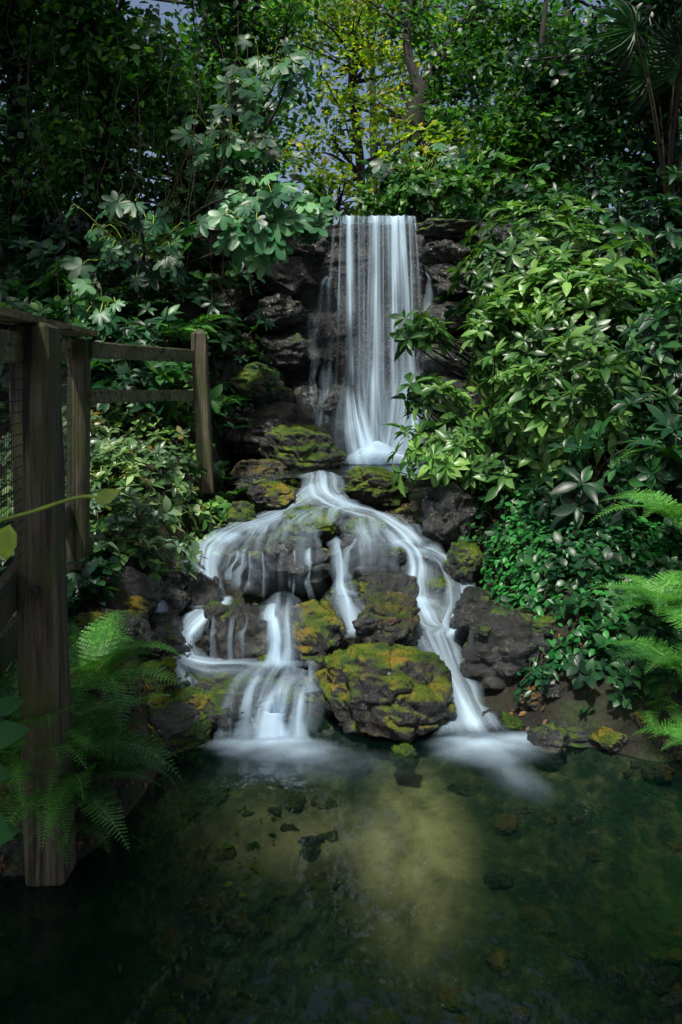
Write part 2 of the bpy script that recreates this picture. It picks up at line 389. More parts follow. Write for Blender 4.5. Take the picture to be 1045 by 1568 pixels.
def addbvh(V,F):
    global bn
    BV.append(V.reshape(-1,3));
    if F.shape[1]==4: F=np.vstack([F[:,[0,1,2]],F[:,[0,2,3]]])
    BF.append(F+bn);bn+=len(BV[-1])
sx=np.linspace(-2,2,90);sy=np.linspace(3.2,10,130);SX,SY=np.meshgrid(sx,sy);ii=np.arange(90*130).reshape(130,90)
addbvh(np.stack([SX,SY,hgt(SX,SY)],-1),np.stack([ii[:-1,:-1],ii[:-1,1:],ii[1:,1:],ii[1:,:-1]],-1).reshape(-1,4))

def grid_sheet(x0,x1,y0,y1,z,nx=40,ny=40):
    X,Y=np.meshgrid(np.linspace(x0,x1,nx),np.linspace(y0,y1,ny));i=np.arange(nx*ny).reshape(ny,nx)
    return np.stack([X,Y,X*0+z],-1),np.stack([i[:-1,:-1],i[:-1,1:],i[1:,1:],i[1:,:-1]],-1).reshape(-1,4)
mb=MB();mb.add(*grid_sheet(-7,7,-6,4.85,0));mb.build('pool_water',M_pool)
mb=MB();mb.add(*grid_sheet(-1.3,1.5,7.55,9.9,1.17));mb.build('plunge_pool_water',M_up)

# ---------------------------------------------------------------- rocks
ICO={}
def ico(n):
    if n not in ICO:
        bm=bmesh.new();bmesh.ops.create_icosphere(bm,subdivisions=n,radius=1)
        ICO[n]=(np.array([v.co[:] for v in bm.verts]),np.array([[v.index for v in f.verts] for f in bm.faces]));bm.free()
    return ICO[n]
def rockgeo(c,r,seed,sub=5,box=3.,rot=None,amp=1.):
    D,F=ico(sub);rr=np.random.default_rng(seed)
    k=box;rad=1/(np.sum(np.abs(D)**k,1)**(1/k));V=D*np.minimum(rad,1.35)[:,None]
    for j in range(16):
        n=nrm(rr.normal(size=3));d=rr.uniform(.66,1.0);ex=np.maximum(0,V@n-d);V=V-n*ex[:,None]*.93
    o=rr.uniform(0,50,3)
    V=V+D*(fbm(V*1.5+o,3,seed)*.34*amp)[:,None]
    rd=1-np.abs(2*vnoise(V*3.2+o,seed+4)-1);V=V-D*((rd**4)*.12*amp)[:,None]
    q=V@nrm(rr.normal(size=3)*[.4,.4,1]);V=V+D*((np.abs(((q*2.2+fbm(V*1.3+o,2,seed+2)*1.5)%1)-.5)-.25)*.16*amp)[:,None]
    V=V+D*(fbm(V*6+o,4,seed+9)*.18*amp)[:,None]
    V=V*np.asarray(r)
    R=rotz(rr.uniform(-.5,.5) if rot is None else rot)@rotx(rr.uniform(-.12,.12))@roty(rr.uniform(-.12,.12))
    return V@R.T+np.asarray(c),F
BL=(np.array([[0,.18,0],[0,-.18,0],[.15,0,1.]]),np.array([[0,1,2]]))
def tufts(mb,V,F,seed,tuft,mi=1):
    rr=np.random.default_rng(seed+5);fn=np.cross(V[F[:,1]]-V[F[:,0]],V[F[:,2]]-V[F[:,0]]);ar=np.linalg.norm(fn,axis=1);fn=nrm(fn)
    fc=V[F].mean(1);w=ar*sstep((fn[:,2]-.05)/.5)*(sstep((fbm(fc*4.,3,seed)+.03)/.12));n=int(w.sum()*.5*26000*tuft)
    if n>10:
        s=rr.choice(len(F),min(n,5000),p=w/w.sum());bc=rr.dirichlet((1,1,1),len(s));P=(V[F[s]]*bc[:,:,None]).sum(1)-fn[s]*.002
        mb.add(*inst(BL[0],BL[1],P,frames_n(fn[s]+rr.normal(size=(len(s),3))*.5,rr),rr.uniform(.007,.018,len(s))),m=mi)
def rock(c,r,seed,mat,sub=6,box=3.,name='boulder',tuft=None,**k):
    mb=MB();V,F=rockgeo(c,r,seed,sub,box,**k);mb.add(V,F)
    addbvh(*rockgeo(c,r,seed,4,box,**k))
    if tuft is None: tuft={R_green:1.,R_gold:.7,R_red:.25}.get(mat,0)
    if tuft: tufts(mb,V,F,seed,tuft)
    return mb.build(name,[mat,M_moss])
rock((.235,4.78,.16),(.44,.36,.30),1,R_gold,box=2.6,rot=0.0)
rock((.33,5.28,.44),(.25,.25,.20),2,R_red,box=2.5)
rock((-.62,5.42,.27),(.30,.36,.27),3,R_wet,box=2.8)
rock((-.16,5.38,.30),(.22,.28,.26),4,R_gold,box=3)
rock((-.47,6.28,.56),(.46,.38,.28),5,R_wet,box=3.5)
rock((-.66,4.92,.04),(.44,.42,.20),6,R_dry,box=3.2)
rock((-1.22,5.25,.28),(.22,.25,.2),7,R_wet)
rock((-1.06,4.92,.16),(.12,.14,.1),8,R_dry)
rock((-.90,4.46,.02),(.15,.15,.15),9,R_green)
rock((-1.07,4.50,.12),(.13,.14,.13),10,R_gold)
rock((-1.15,4.75,.24),(.17,.15,.14),11,R_green)
rock((-1.05,4.28,.05),(.14,.12,.13),12,R_green)
rock((-.82,4.64,.10),(.12,.12,.12),112,R_gold)
rock((-1.38,4.98,.42),(.22,.2,.18),201,R_dry)
rock((-1.48,5.35,.62),(.25,.2,.22),202,R_wet)
rock((-1.26,4.5,.2),(.15,.15,.12),203,R_dry)
rock((-1.2,4.15,.1),(.15,.12,.1),204,R_gold)
rock((-1.36,5.75,.66),(.2,.2,.16),205,R_dry)
rock((-1.38,3.42,.14),(.24,.16,.26),206,R_green)
rock((.22,6.35,.60),(.38,.33,.25),13,R_wet,box=3.5)
rock((-.25,6.75,.84),(.30,.24,.16),14,R_green)
rock((-.86,6.85,.90),(.17,.18,.15),15,R_green)
rock((-.57,7.25,1.02),(.30,.26,.17),16,R_gold)
rock((-.75,7.55,1.12),(.30,.2,.10),116,R_wet)
rock((-.40,8.55,1.30),(.50,.38,.33),17,R_green,box=2.6)
rock((.22,6.6,.84),(.19,.15,.11),18,R_green)
rock((.32,7.65,1.07),(.38,.28,.19),19,R_green)
rock((1.08,5.2,.26),(.34,.38,.31),20,R_wet)
rock((1.42,4.58,-.01),(.40,.20,.085),21,R_dry,box=4)
rock((1.52,4.95,.12),(.26,.20,.19),22,R_green)
rock((1.18,4.82,.1),(.10,.10,.10),23,R_red)
rock((.86,4.66,.05),(.09,.09,.08),24,R_wet)
rock((.95,6.0,.68),(.15,.15,.16),25,R_green)
rock((1.0,6.7,.95),(.32,.4,.30),26,R_wet)
rock((.36,4.36,-.04),(.09,.07,.07),27,R_green,sub=5)
rock((.08,4.45,-.05),(.08,.07,.06),28,R_wet,sub=5)
rock((-1.02,5.85,.45),(.18,.2,.22),29,R_wet)
rock((-1.3,5.7,.5),(.2,.2,.25),30,R_dry)
rock((.95,5.55,.42),(.2,.25,.2),31,R_wet)
rock((.0,5.8,.42),(.18,.2,.16),32,R_wet)
rock((.35,5.9,.4),(.25,.25,.22),33,R_wet)
rock((-.85,8.05,1.15),(.32,.22,.14),34,R_red)
rock((.02,4.95,.12),(.18,.2,.2),35,R_wet)
rock((.5,6.9,.8),(.16,.14,.12),36,R_wet);rock((-.05,7.3,.95),(.14,.12,.1),37,R_wet)
T0=BVHTree.FromPolygons(np.concatenate(BV).tolist(),np.concatenate(BF).tolist())
rr=np.random.default_rng(77)
mats3=[R_wet,R_dry,R_green,R_gold,R_wet,R_green]
for i,(x,y) in enumerate([(-.9,6.1),(-.05,6.15),(.05,6.45),(-.7,6.62),(-.1,6.95),(.25,7.0),(-.4,7.0),(-.75,7.1),(-1.0,7.0),(-1.15,6.5),(-1.25,6.1),(-.75,5.75),(-.3,5.72),(.12,5.55),(.18,5.1),(.55,5.05),
   (-1.0,5.55),(-1.35,5.15),(-1.1,5.0),(-.95,4.7),(-.65,4.56),(-.1,4.62),(-.05,4.75),(.62,5.85),(.42,6.15),(.8,6.3),(.75,6.6),(.9,5.3),(.9,5.0),(1.0,4.75),(1.28,4.72),(1.05,5.75),(-.55,7.85),(.0,7.75),(.6,7.4),(-1.0,4.15),(-1.15,3.95),(-.95,4.4),(1.75,4.6),(1.3,5.0),(-1.25,5.45),(-.25,6.1),(.3,6.05),(-.5,6.0),(-1.35,4.75),(-1.45,4.6),(-1.3,4.3),
   (-.6,5.95),(-.85,5.3),(-.45,5.15),(.5,5.6),(.15,5.85),(-.2,5.05),(1.2,4.45),(1.5,4.4),(.0,4.55),(-.75,4.4)]):
    loc,nn,_,_=T0.ray_cast(Vector((x,y,6)),Vector((0,0,-1)))
    zz=loc.z if loc is not None else h1(x,y)
    r=rr.uniform(.055,.125)
    rock((x,y,zz+r*.1),(r*rr.uniform(.9,1.5),r,r*rr.uniform(.6,.95)),400+i,mats3[rr.integers(6)],5,2.8,name='stone')
k=100
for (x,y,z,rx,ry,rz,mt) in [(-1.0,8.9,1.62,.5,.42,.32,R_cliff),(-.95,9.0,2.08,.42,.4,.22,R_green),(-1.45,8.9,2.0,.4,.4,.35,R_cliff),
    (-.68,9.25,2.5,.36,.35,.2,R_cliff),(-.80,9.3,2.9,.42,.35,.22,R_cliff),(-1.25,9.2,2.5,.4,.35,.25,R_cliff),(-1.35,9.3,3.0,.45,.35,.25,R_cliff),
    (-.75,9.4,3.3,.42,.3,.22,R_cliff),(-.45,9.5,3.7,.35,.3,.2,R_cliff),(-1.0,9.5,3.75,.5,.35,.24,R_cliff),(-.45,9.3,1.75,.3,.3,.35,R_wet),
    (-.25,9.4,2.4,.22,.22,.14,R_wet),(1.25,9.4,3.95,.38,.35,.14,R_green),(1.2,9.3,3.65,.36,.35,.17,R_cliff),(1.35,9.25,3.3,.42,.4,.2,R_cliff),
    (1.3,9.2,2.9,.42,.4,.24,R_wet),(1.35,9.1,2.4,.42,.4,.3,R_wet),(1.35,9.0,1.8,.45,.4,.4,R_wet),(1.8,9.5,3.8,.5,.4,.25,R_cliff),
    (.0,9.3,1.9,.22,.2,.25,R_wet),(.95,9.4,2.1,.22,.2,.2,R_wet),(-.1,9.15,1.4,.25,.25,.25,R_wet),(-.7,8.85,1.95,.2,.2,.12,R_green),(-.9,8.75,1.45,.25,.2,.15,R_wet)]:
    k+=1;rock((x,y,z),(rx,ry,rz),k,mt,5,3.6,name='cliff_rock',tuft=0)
u=np.linspace(-2.6,2.6,260);v=np.linspace(0.8,4.06,200)
U,Vv=np.meshgrid(u,v);Pz=np.stack([U.ravel(),Vv.ravel(),0*U.ravel()],1)
lay=np.floor(Vv.ravel()*3.1+fbm(Pz*np.array([1.2,.4,1]),2,31)*1.6)
pro=vnoise(np.stack([U.ravel()*1.7,lay*7.7,lay*3.1],1),40)
fine=fbm(Pz*4,4,41)*.25
infl=sstep((np.abs(U.ravel()-.45)-.5)/.3)
yy=9.68-pro*(.10+.4*infl)-fine*.6+ .4*np.maximum(0,np.abs(U.ravel())-1.8)
W=np.stack([U.ravel(),yy,Vv.ravel()],1).reshape(200,260,3)
ext=[]
for j,dy in enumerate((.08,.2,.4,.8,1.6)):
    r=W[-1].copy();r[:,1]+=dy;r[:,2]=4.06+.02+(fbm(np.stack([u*3,0*u+dy*3,0*u],1),3,44)*.12);ext.append(r)
W=np.concatenate([W,np.array(ext)]);ny,nx=W.shape[:2];idx=np.arange(ny*nx).reshape(ny,nx)
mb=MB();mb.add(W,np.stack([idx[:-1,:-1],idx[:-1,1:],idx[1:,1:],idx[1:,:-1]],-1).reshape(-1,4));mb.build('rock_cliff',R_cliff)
TREE=BVHTree.FromPolygons(np.concatenate(BV).tolist(),np.concatenate(BF).tolist())

# ---------------------------------------------------------------- flowing water
def conform(V,C,off=.012):
    sh=V.shape;out=V.copy()
    for i in range(sh[0]):
        for j in range(sh[1]):
            p=Vector(V[i,j]);loc,nn,_,d=TREE.find_nearest(p,.5)
            if loc is None: continue
            sd=(p-loc).dot(nn)
            if sd<off or d<off: q=loc+nn*off
            else:
                w=abs(C[i,j])**2*.7
                if d<.16: q=p.lerp(loc+nn*off,w)
                else: continue
            out[i,j]=q[:]
    for _ in range(2):
        o=out.copy();o[1:-1]=(out[:-2]+out[2:]+2*out[1:-1])/4;o[:,1:-1]=(o[:,:-2]+o[:,2:]+2*o[:,1:-1])/4;out=o
    return out
def flow(mb,pts,w,dens,seed,side=None,n=70,m=14,bulge=.02,f0=.06,f1=.12,wob=.012,ep=1.5,conf=True):
    P=catmull(pts,n);w=np.interp(np.linspace(0,1,n),np.linspace(0,1,len(np.atleast_1d(w))),np.atleast_1d(w)) if np.ndim(w) else np.full(n,w)
    d=np.interp(np.linspace(0,1,n),np.linspace(0,1,len(np.atleast_1d(dens))),np.atleast_1d(dens)) if np.ndim(dens) else np.full(n,float(dens))
    T=np.gradient(P,axis=0)
    if side is None:
        th=T.copy();th[:,2]=0
        for i in range(n):
            if np.linalg.norm(th[i])<.25*np.linalg.norm(T[i]) and i: th[i]=th[i-1]
        th=nrm(th)
        for _ in range(6): th[1:-1]=(th[:-2]+th[1:-1]*2+th[2:])/4
        th=nrm(th);sd=np.cross(th,[0,0,1])
    else: sd=np.tile(nrm(np.asarray(side,float)),(n,1))
    nn=nrm(np.cross(sd,T));c=np.linspace(-1,1,m)
    s=np.concatenate([[0],np.cumsum(np.linalg.norm(np.diff(P,axis=0),axis=1))])
    C,Sx=np.meshgrid(c,s)
    V=P[:,None]+sd[:,None]*(C*w[:,None]/2)[...,None]+nn[:,None]*(bulge*(1-C*C))[...,None]
    q=np.stack([(C*w[:,None]*12+seed*3).ravel(),(Sx*1.5).ravel(),0*C.ravel()+seed],1)
    V=V+nn[:,None]*((fbm(q,3,seed)*wob*2).reshape(C.shape))[...,None]
    if conf: V=conform(V,C)
    tt=np.linspace(0,1,n);e=sstep(tt/max(f0,1e-3))*sstep((1-tt)/max(f1,1e-3))
    D=(1-np.abs(C)**ep)**1.0*(d*e)[:,None]
    D=D*(1+fbm(q*np.array([.4,1.2,1]),2,seed+3).reshape(C.shape)*1.2)
    uv=np.stack([(C*w.mean()/2+seed*1.37).ravel(),Sx.ravel()+seed*.7],1)
    idx=np.arange(n*m).reshape(n,m)
    mb.add(V,np.stack([idx[:-1,:-1],idx[:-1,1:],idx[1:,1:],idx[1:,:-1]],-1).reshape(-1,4),dens=np.clip(D,0,1.5).ravel(),uv=uv)
def foam(mb,c,rx,ry,d,seed,hgt_=.03,rot=0):
    n=26;X,Y=np.meshgrid(np.linspace(-1,1,n),np.linspace(-1,1,n));r=np.sqrt(X*X+Y*Y)
    q=np.stack([X.ravel()*2.2+seed,Y.ravel()*2.2,0*X.ravel()],1);nz=fbm(q,3,seed).reshape(X.shape)
    D=sstep(np.clip(1-r+nz*.5,0,1)*.8)*sstep((1-r)/.35)*d;ca,sa=math.cos(rot),math.sin(rot)
    V=np.stack([c[0]+X*rx*ca-Y*ry*sa,c[1]+X*rx*sa+Y*ry*ca,c[2]+hgt_*np.clip(1-r,0,1)+0*X],-1)
    idx=np.arange(n*n).reshape(n,n)
    mb.add(V,np.stack([idx[:-1,:-1],idx[:-1,1:],idx[1:,1:],idx[1:,:-1]],-1).reshape(-1,4),dens=D.ravel(),uv=np.stack([X.ravel()*rx+seed,Y.ravel()*ry],1))
XS=(1,0,0)
mb=MB()
kw=dict(conf=False)
flow(mb,[(.45,10.2,4.13),(.45,9.7,4.13),(.45,9.42,4.02),(.46,9.36,3.0),(.5,9.3,2.2),(.55,9.2,1.7),(.55,9.12,1.18)],[.95,.93,.95,1.0,1.05,1.0,.9],[.4,.4,.24,.17,.16,.2,.3],1,XS,120,60,.0,.02,.02,.01,8,**kw)
strands=[(.0,-.06,.04,.5,2.0),(.11,.14,.14,1.4,1.2),(.21,.22,.03,.4,1.2),(.28,.27,.04,.5,1.2),(.41,.38,.17,1.45,1.2),(.50,.5,.03,.5,1.2),(.63,.66,.16,1.4,1.2),
 (.72,.81,.13,1.3,1.2),(.81,.88,.04,.6,1.2),(.89,1.0,.04,.5,1.6),(-.08,-.2,.05,.4,2.3)]
for i,(x0,x1,w,d,ze) in enumerate(strands):
    y=9.33-.03*(i%3)
    flow(mb,[(x0,10.0,4.15),(x0,9.62,4.15),(x0,y+.06,4.06),(x0*.7+x1*.3,y,3.4),(x0*.4+x1*.6,y-.03,2.6),(x1,y-.08,1.9),(x1,y-.14,ze)],
         [w*1.3,w*1.1,w*.8,w*1.05,w*1.3,w*1.8,w*2.4],[d,d,d,d*.9,d*.65,d*.5,d*.5],i+3,XS,90,12,.02,.02,.06,.01,1.2,**kw)
for i,(x,z0,z1,w) in enumerate([(-.18,3.4,2.75,.12),(-.28,3.0,2.1,.08),(-.12,2.7,1.9,.12),(-.33,2.3,1.5,.10),(-.2,2.05,1.4,.16),(1.02,3.5,2.6,.1),(1.08,2.9,2.0,.1)]):
    flow(mb,[(x+.05,9.35,z0),(x,9.22,z0-.1),(x-.02,9.18,(z0+z1)/2),(x-.03,9.1,z1)],[w*.6,w,w*1.3,w*1.5],[.35,.45,.4,.3],i+40,XS,40,10)
flow(mb,[(.12,9.2,2.5),(.12,9.08,2.1),(.14,8.98,1.8),(.2,8.88,1.45),(.28,8.82,1.18)],[.14,.30,.5,.7,.85],[.1,.45,.85,1.2,1.4],60,XS,60,20,.08,.45,.02,.012,1.1,**kw)
flow(mb,[(.78,9.22,2.7),(.78,9.1,2.3),(.76,9.0,2.0),(.72,8.9,1.5),(.65,8.84,1.18)],[.14,.32,.54,.7,.85],[.1,.5,.9,1.1,1.3],61,XS,60,20,.08,.45,.02,.012,1.1,**kw)
mb.build('waterfall',M_fall,attr='dens',uv=True)

mb=MB()
fl=lambda pts,w,d,s,**k: flow(mb,pts,w,d,s,**k)
fl([(-.2,7.95,1.19),(-.18,7.55,1.185),(-.14,7.2,1.06),(.05,7.0,.97),(.3,6.8,.93),(.5,6.5,.83),(.6,6.25,.72)],[.38,.36,.44,.52,.46,.42,.36],[.5,.85,1.05,.95,.95,1.05,1.05],1,n=90,m=22)
fl([(.48,6.38,.79),(.57,6.22,.73),(.6,6.12,.62),(.58,5.98,.5),(.57,5.8,.42)],[.28,.32,.28,.3,.38],[.8,1.1,1.1,1.,.9],2,n=60)
fl([(.55,5.9,.47),(.58,5.65,.40),(.62,5.4,.33),(.67,5.15,.23),(.71,4.9,.15),(.74,4.65,.08),(.78,4.42,.02)],[.4,.42,.34,.3,.3,.34,.52],[.8,1.1,1.15,1.1,1.1,1.1,1.05],3,n=90,m=20)
fl([(.62,6.3,.74),(.76,6.1,.70),(.86,5.95,.6),(.87,5.8,.45),(.8,5.55,.36),(.68,5.3,.30)],[.2,.26,.28,.28,.3,.24],[.6,.9,1.05,1.1,1.,.8],4,n=70)
fl([(-.05,7.15,1.05),(-.0,6.95,.97),(-.1,6.7,.98),(-.12,6.5,.86)],[.4,.44,.4,.3],[.3,.5,.4,.2],6)
fl([(-.2,7.5,1.14),(-.4,7.1,1.0),(-.62,6.95,.90),(-.8,6.7,.87),(-.94,6.45,.83),(-1.03,6.25,.77)],[.3,.38,.38,.42,.38,.32],[.5,.8,.85,.8,.85,.9],7,n=80,m=18)
fl([(-.3,6.9,.93),(-.5,6.65,.88),(-.5,6.4,.86),(-.5,6.15,.85),(-.5,6.0,.82),(-.5,5.9,.7),(-.5,5.86,.45)],[.5,.6,.7,.75,.78,.78,.75],[.25,.45,.42,.3,.2,.13,.08],8,n=90,m=34,ep=5)
fl([(.2,6.6,.95),(.22,6.35,.87),(.24,6.1,.84),(.24,6.0,.78),(.24,5.95,.6)],[.4,.5,.5,.45,.4],[.2,.4,.28,.2,.12],9,n=70,m=24,ep=5)
fl([(-.90,6.55,.82),(-1.02,6.25,.79),(-1.04,6.05,.74),(-1.03,5.93,.6),(-1.0,5.82,.42)],[.28,.34,.32,.32,.38],[.8,1.05,1.15,1.15,1.],10)
fl([(-.88,5.95,.44),(-.9,5.76,.43),(-1.0,5.55,.40),(-1.08,5.33,.32),(-1.04,5.15,.26),(-.86,5.03,.25),(-.6,4.95,.27),(-.42,4.8,.28)],[.28,.32,.28,.24,.26,.3,.32,.34],[.7,1.,1.15,1.15,1.05,.85,.6,.45],11,n=100,m=16)
fl([(-1.3,5.66,.58),(-1.28,5.52,.5),(-1.24,5.42,.38),(-1.15,5.25,.27),(-1.05,5.1,.24)],[.1,.14,.18,.2,.22],[.8,1.,1.05,1.,.7],12)
fl([(-1.08,5.15,.27),(-1.04,5.0,.24),(-.96,4.88,.16),(-.92,4.75,.05)],[.16,.18,.16,.16],[.6,.85,.8,.5],13)
fl([(-.42,5.6,.56),(-.40,5.3,.56),(-.39,5.08,.50),(-.38,5.0,.38),(-.38,4.95,.25)],[.26,.28,.26,.26,.32],[.25,.4,.4,.35,.35],20,n=60,m=20,ep=3)
for i,(x,w,d) in enumerate([(-.43,.11,1.15),(-.34,.08,.95)]):
    fl([(x-.03,5.4,.57),(x-.02,5.2,.55),(x,5.06,.50),(x+.01,5.0,.38),(x,4.95,.24)],[w,w,w,w*1.3,w*2],[.4,.7*d,d,d,d],21+i,side=XS)
fl([(-.38,5.0,.27),(-.42,4.8,.275),(-.44,4.62,.26),(-.45,4.5,.2),(-.45,4.46,.1),(-.45,4.43,.0)],[.4,.5,.5,.5,.5,.55],[.35,.5,.35,.14,.12,.22],37,n=70,m=30,ep=4)
for i,(x,w,d) in enumerate([(-.64,.05,.6),(-.52,.09,.95),(-.45,.04,.5),(-.355,.14,1.3),(-.23,.08,.85)]):
    fl([(x+.02,4.85,.275),(x,4.62,.27),(x-.01,4.52,.22),(x-.02,4.47,.12),(x-.02,4.43,.0)],[w*1.2,w*1.1,w*1.1,w*1.4,w*2.4],[.3,.6*d,d,d,d],30+i,side=(1,.15,0))
fl([(-.2,4.98,.3),(-.18,4.75,.25),(-.19,4.6,.15),(-.2,4.5,.02)],[.08,.1,.12,.16],[.5,.8,.8,.8],38)
fl([(-.04,6.25,.84),(-.02,6.02,.80),(.0,5.9,.7),(.0,5.78,.56),(.03,5.6,.5),(.06,5.4,.42),(.09,5.25,.33)],[.08,.12,.15,.2,.26,.22,.22],[.4,.8,.95,1.,.95,.85,.9],39)
fl([(.12,6.15,.84),(.06,5.95,.76),(.02,5.8,.58)],[.08,.1,.14],[.4,.6,.6],51)
for i in range(10):
    x=rng.uniform(-.86,-.1);w=rng.uniform(.015,.045);zz=rng.uniform(.4,.6)
    fl([(x,6.02,.80),(x,5.93,.76),(x,5.90,.65),(x,5.88,zz)],[w,w,w,w*1.5],[.2,.6,.6,.4],60+i,side=XS,n=26,m=6,bulge=.005)
for i in range(4):
    x=rng.uniform(-.88,-.5);w=rng.uniform(.02,.045)
    fl([(x,5.2,.52),(x,5.07,.44),(x,5.05,.34),(x,5.03,.24)],[w]*4,[.2,.5,.5,.4],90+i,side=XS,n=26,m=6,bulge=.005)
mb.build('cascade_stream',M_strm,attr='dens',uv=True)
mb=MB()
foam(mb,(.8,4.36,.006),.42,.26,1.2,1,.05);foam(mb,(1.0,4.47,.01),.42,.15,.8,2,.02)
foam(mb,(-.38,4.38,.006),.44,.20,1.1,3,.04);foam(mb,(-.2,4.3,.012),.34,.16,.6,4,.02);foam(mb,(-.6,4.42,.014),.24,.12,.6,14,.02)
foam(mb,(.88,4.08,.014),.2,.40,.45,5,.01,.3);foam(mb,(-.1,4.15,.016),.65,.28,.22,6,.01)
foam(mb,(-1.0,5.75,.44),.2,.16,.9,7,.03);foam(mb,(-.37,4.93,.285),.2,.1,.6,8,.02);foam(mb,(-1.08,5.15,.28),.18,.14,.7,9,.03)
foam(mb,(.08,5.3,.36),.12,.14,.6,10);foam(mb,(.05,5.7,.53),.12,.12,.5,15);foam(mb,(.6,5.75,.45),.18,.18,.8,11,.03)
foam(mb,(.45,8.8,1.19),.65,.4,1.3,12,.16);foam(mb,(.4,8.68,1.21),.5,.3,1.0,13,.26)
mb.build('water_foam',M_foam,attr='dens',uv=True)

# ---------------------------------------------------------------- fence
fence=empty('wooden_fence')
def beam(name,p0,p1,w,t,mat,up=(0,0,1),seed=0,point=0.):
    p0=np.array(p0,float);p1=np.array(p1,float);d=nrm(p1-p0);s=nrm(np.cross(d,up));u=np.cross(s,d);n=30
    c=.18;cs=[(1,1-c),(1,0),(1-c,1),(0,1),(-1+c,1),(-1,1-c),(-1,0),(-1,-1+c),(-1+c,-1),(0,-1),(1-c,-1),(1,-1+c)]
    cs=sorted(cs,key=lambda q:math.atan2(q[1],q[0]));K=len(cs)
    V=[];ts=[0,.004]+list(np.linspace(.02,.98,n))+[.996,1]
    for i,tt in enumerate(ts):
        k=.93 if i in(0,len(ts)-1) else 1
        for a,b in cs: V.append(p0+(p1-p0)*tt+s*a*w/2*k+u*b*t/2*k)
    V=np.array(V);sc=np.array([14.,14,14])-np.abs(d)*11
    V+=(fbm(V*sc,4,seed)[:,None])*.16*min(w,t)*np.tile(s+u,(len(V),1))
    F=[];m=len(ts)
    for i in range(m-1):
        for j in range(K):
            kx=(j+1)%K;F.append((i*K+j,i*K+kx,(i+1)*K+kx,(i+1)*K+j))
    mb=MB();mb.add(V,np.array(F))
    if point:
        b=V[-K:];mb.add(np.vstack([b,b.mean(0)+d*point]),np.array([(j,(j+1)%K,K) for j in range(K)]))
    else: mb.add(V[-K:],np.array([range(K)]))
    mb.add(V[:K],np.array([list(range(K-1,-1,-1))]))
    return mb.build(name,mat,smooth=False,parent=fence)
A=(-1.25,3.3);B=(-1.68,5.0);C=(-1.25,7.0);D0=(-.85,1.72)
beam('post_1',(A[0]+.05,A[1]-.06,.0),(A[0]-.02,A[1]-.06,2.27),.165,.15,W_post,(0,1,0),1,.03)
beam('post_2',(B[0],B[1],.4),(B[0]+.01,B[1],2.33),.12,.11,W_post,(0,1,0),2,.01)
beam('post_3',(C[0]+.05,C[1],1.1),(C[0]-.02,C[1],2.52),.13,.12,W_post,(0,1,0),3,.05)
beam('post_4',(D0[0]-.1,D0[1],-.8),(D0[0]-.1,D0[1],2.2),.14,.14,W_post,(0,1,0),4,.03)
beam('handrail',(D0[0]-.1,D0[1]-.6,2.21),(B[0]+.02,B[1]+.07,2.375),.17,.035,W_rail,(0,0,1),5)
off=-.045
beam('upper_rail',(D0[0]-.12,D0[1],2.11),(B[0]-.03,B[1]-.07,2.27),.04,.12,W_rail,(0,0,1),6)
beam('bottom_rail',(D0[0]-.12+off,D0[1],1.18),(B[0]+off,B[1]-.07,1.22),.05,.16,W_post,(0,0,1),7)
beam('deck_edge',(D0[0]-.35,D0[1]-.3,.84),(B[0]-.12,B[1]-.1,.84),.12,.2,W_post,(0,0,1),8)
beam('rail_back_upper',(B[0]+.065,B[1]+.02,2.27),(C[0]-.07,C[1]-.02,2.32),.045,.11,W_rail2,(0,0,1),9)
beam('rail_back_lower',(B[0]+.065,B[1]+.02,1.97),(C[0]-.07,C[1]-.02,1.97),.045,.09,W_rail2,(0,0,1),10)
mb=MB()
p=np.array([D0[0]-.115,D0[1]]);q=np.array([B[0]-.01,B[1]-.08]);Ln=np.linalg.norm(q-p);k=int(Ln/.045)
for i in range(k+1):
    a=p+(q-p)*i/k;mb.add(*tube([(a[0],a[1],1.25),(a[0],a[1],2.15)],.0018,4))
for j in range(21):
    z=1.26+j*.044;mb.add(*tube([(p[0]+.002,p[1],z),(q[0]+.002,q[1],z)],.0018,4))
mb.build('wire_mesh',M_wire,parent=fence)
mb=MB();bp=np.array([A[0]+.02,A[1]-.145,1.20])
mb.add(*tube([bp+[0,.02,0],bp+[0,-.012,0]],.018,10));mb.add(*tube([bp+[0,-.012,0],bp+[0,-.014,0]],[.018,.001],10));mb.build('bolt',M_bolt,parent=fence)

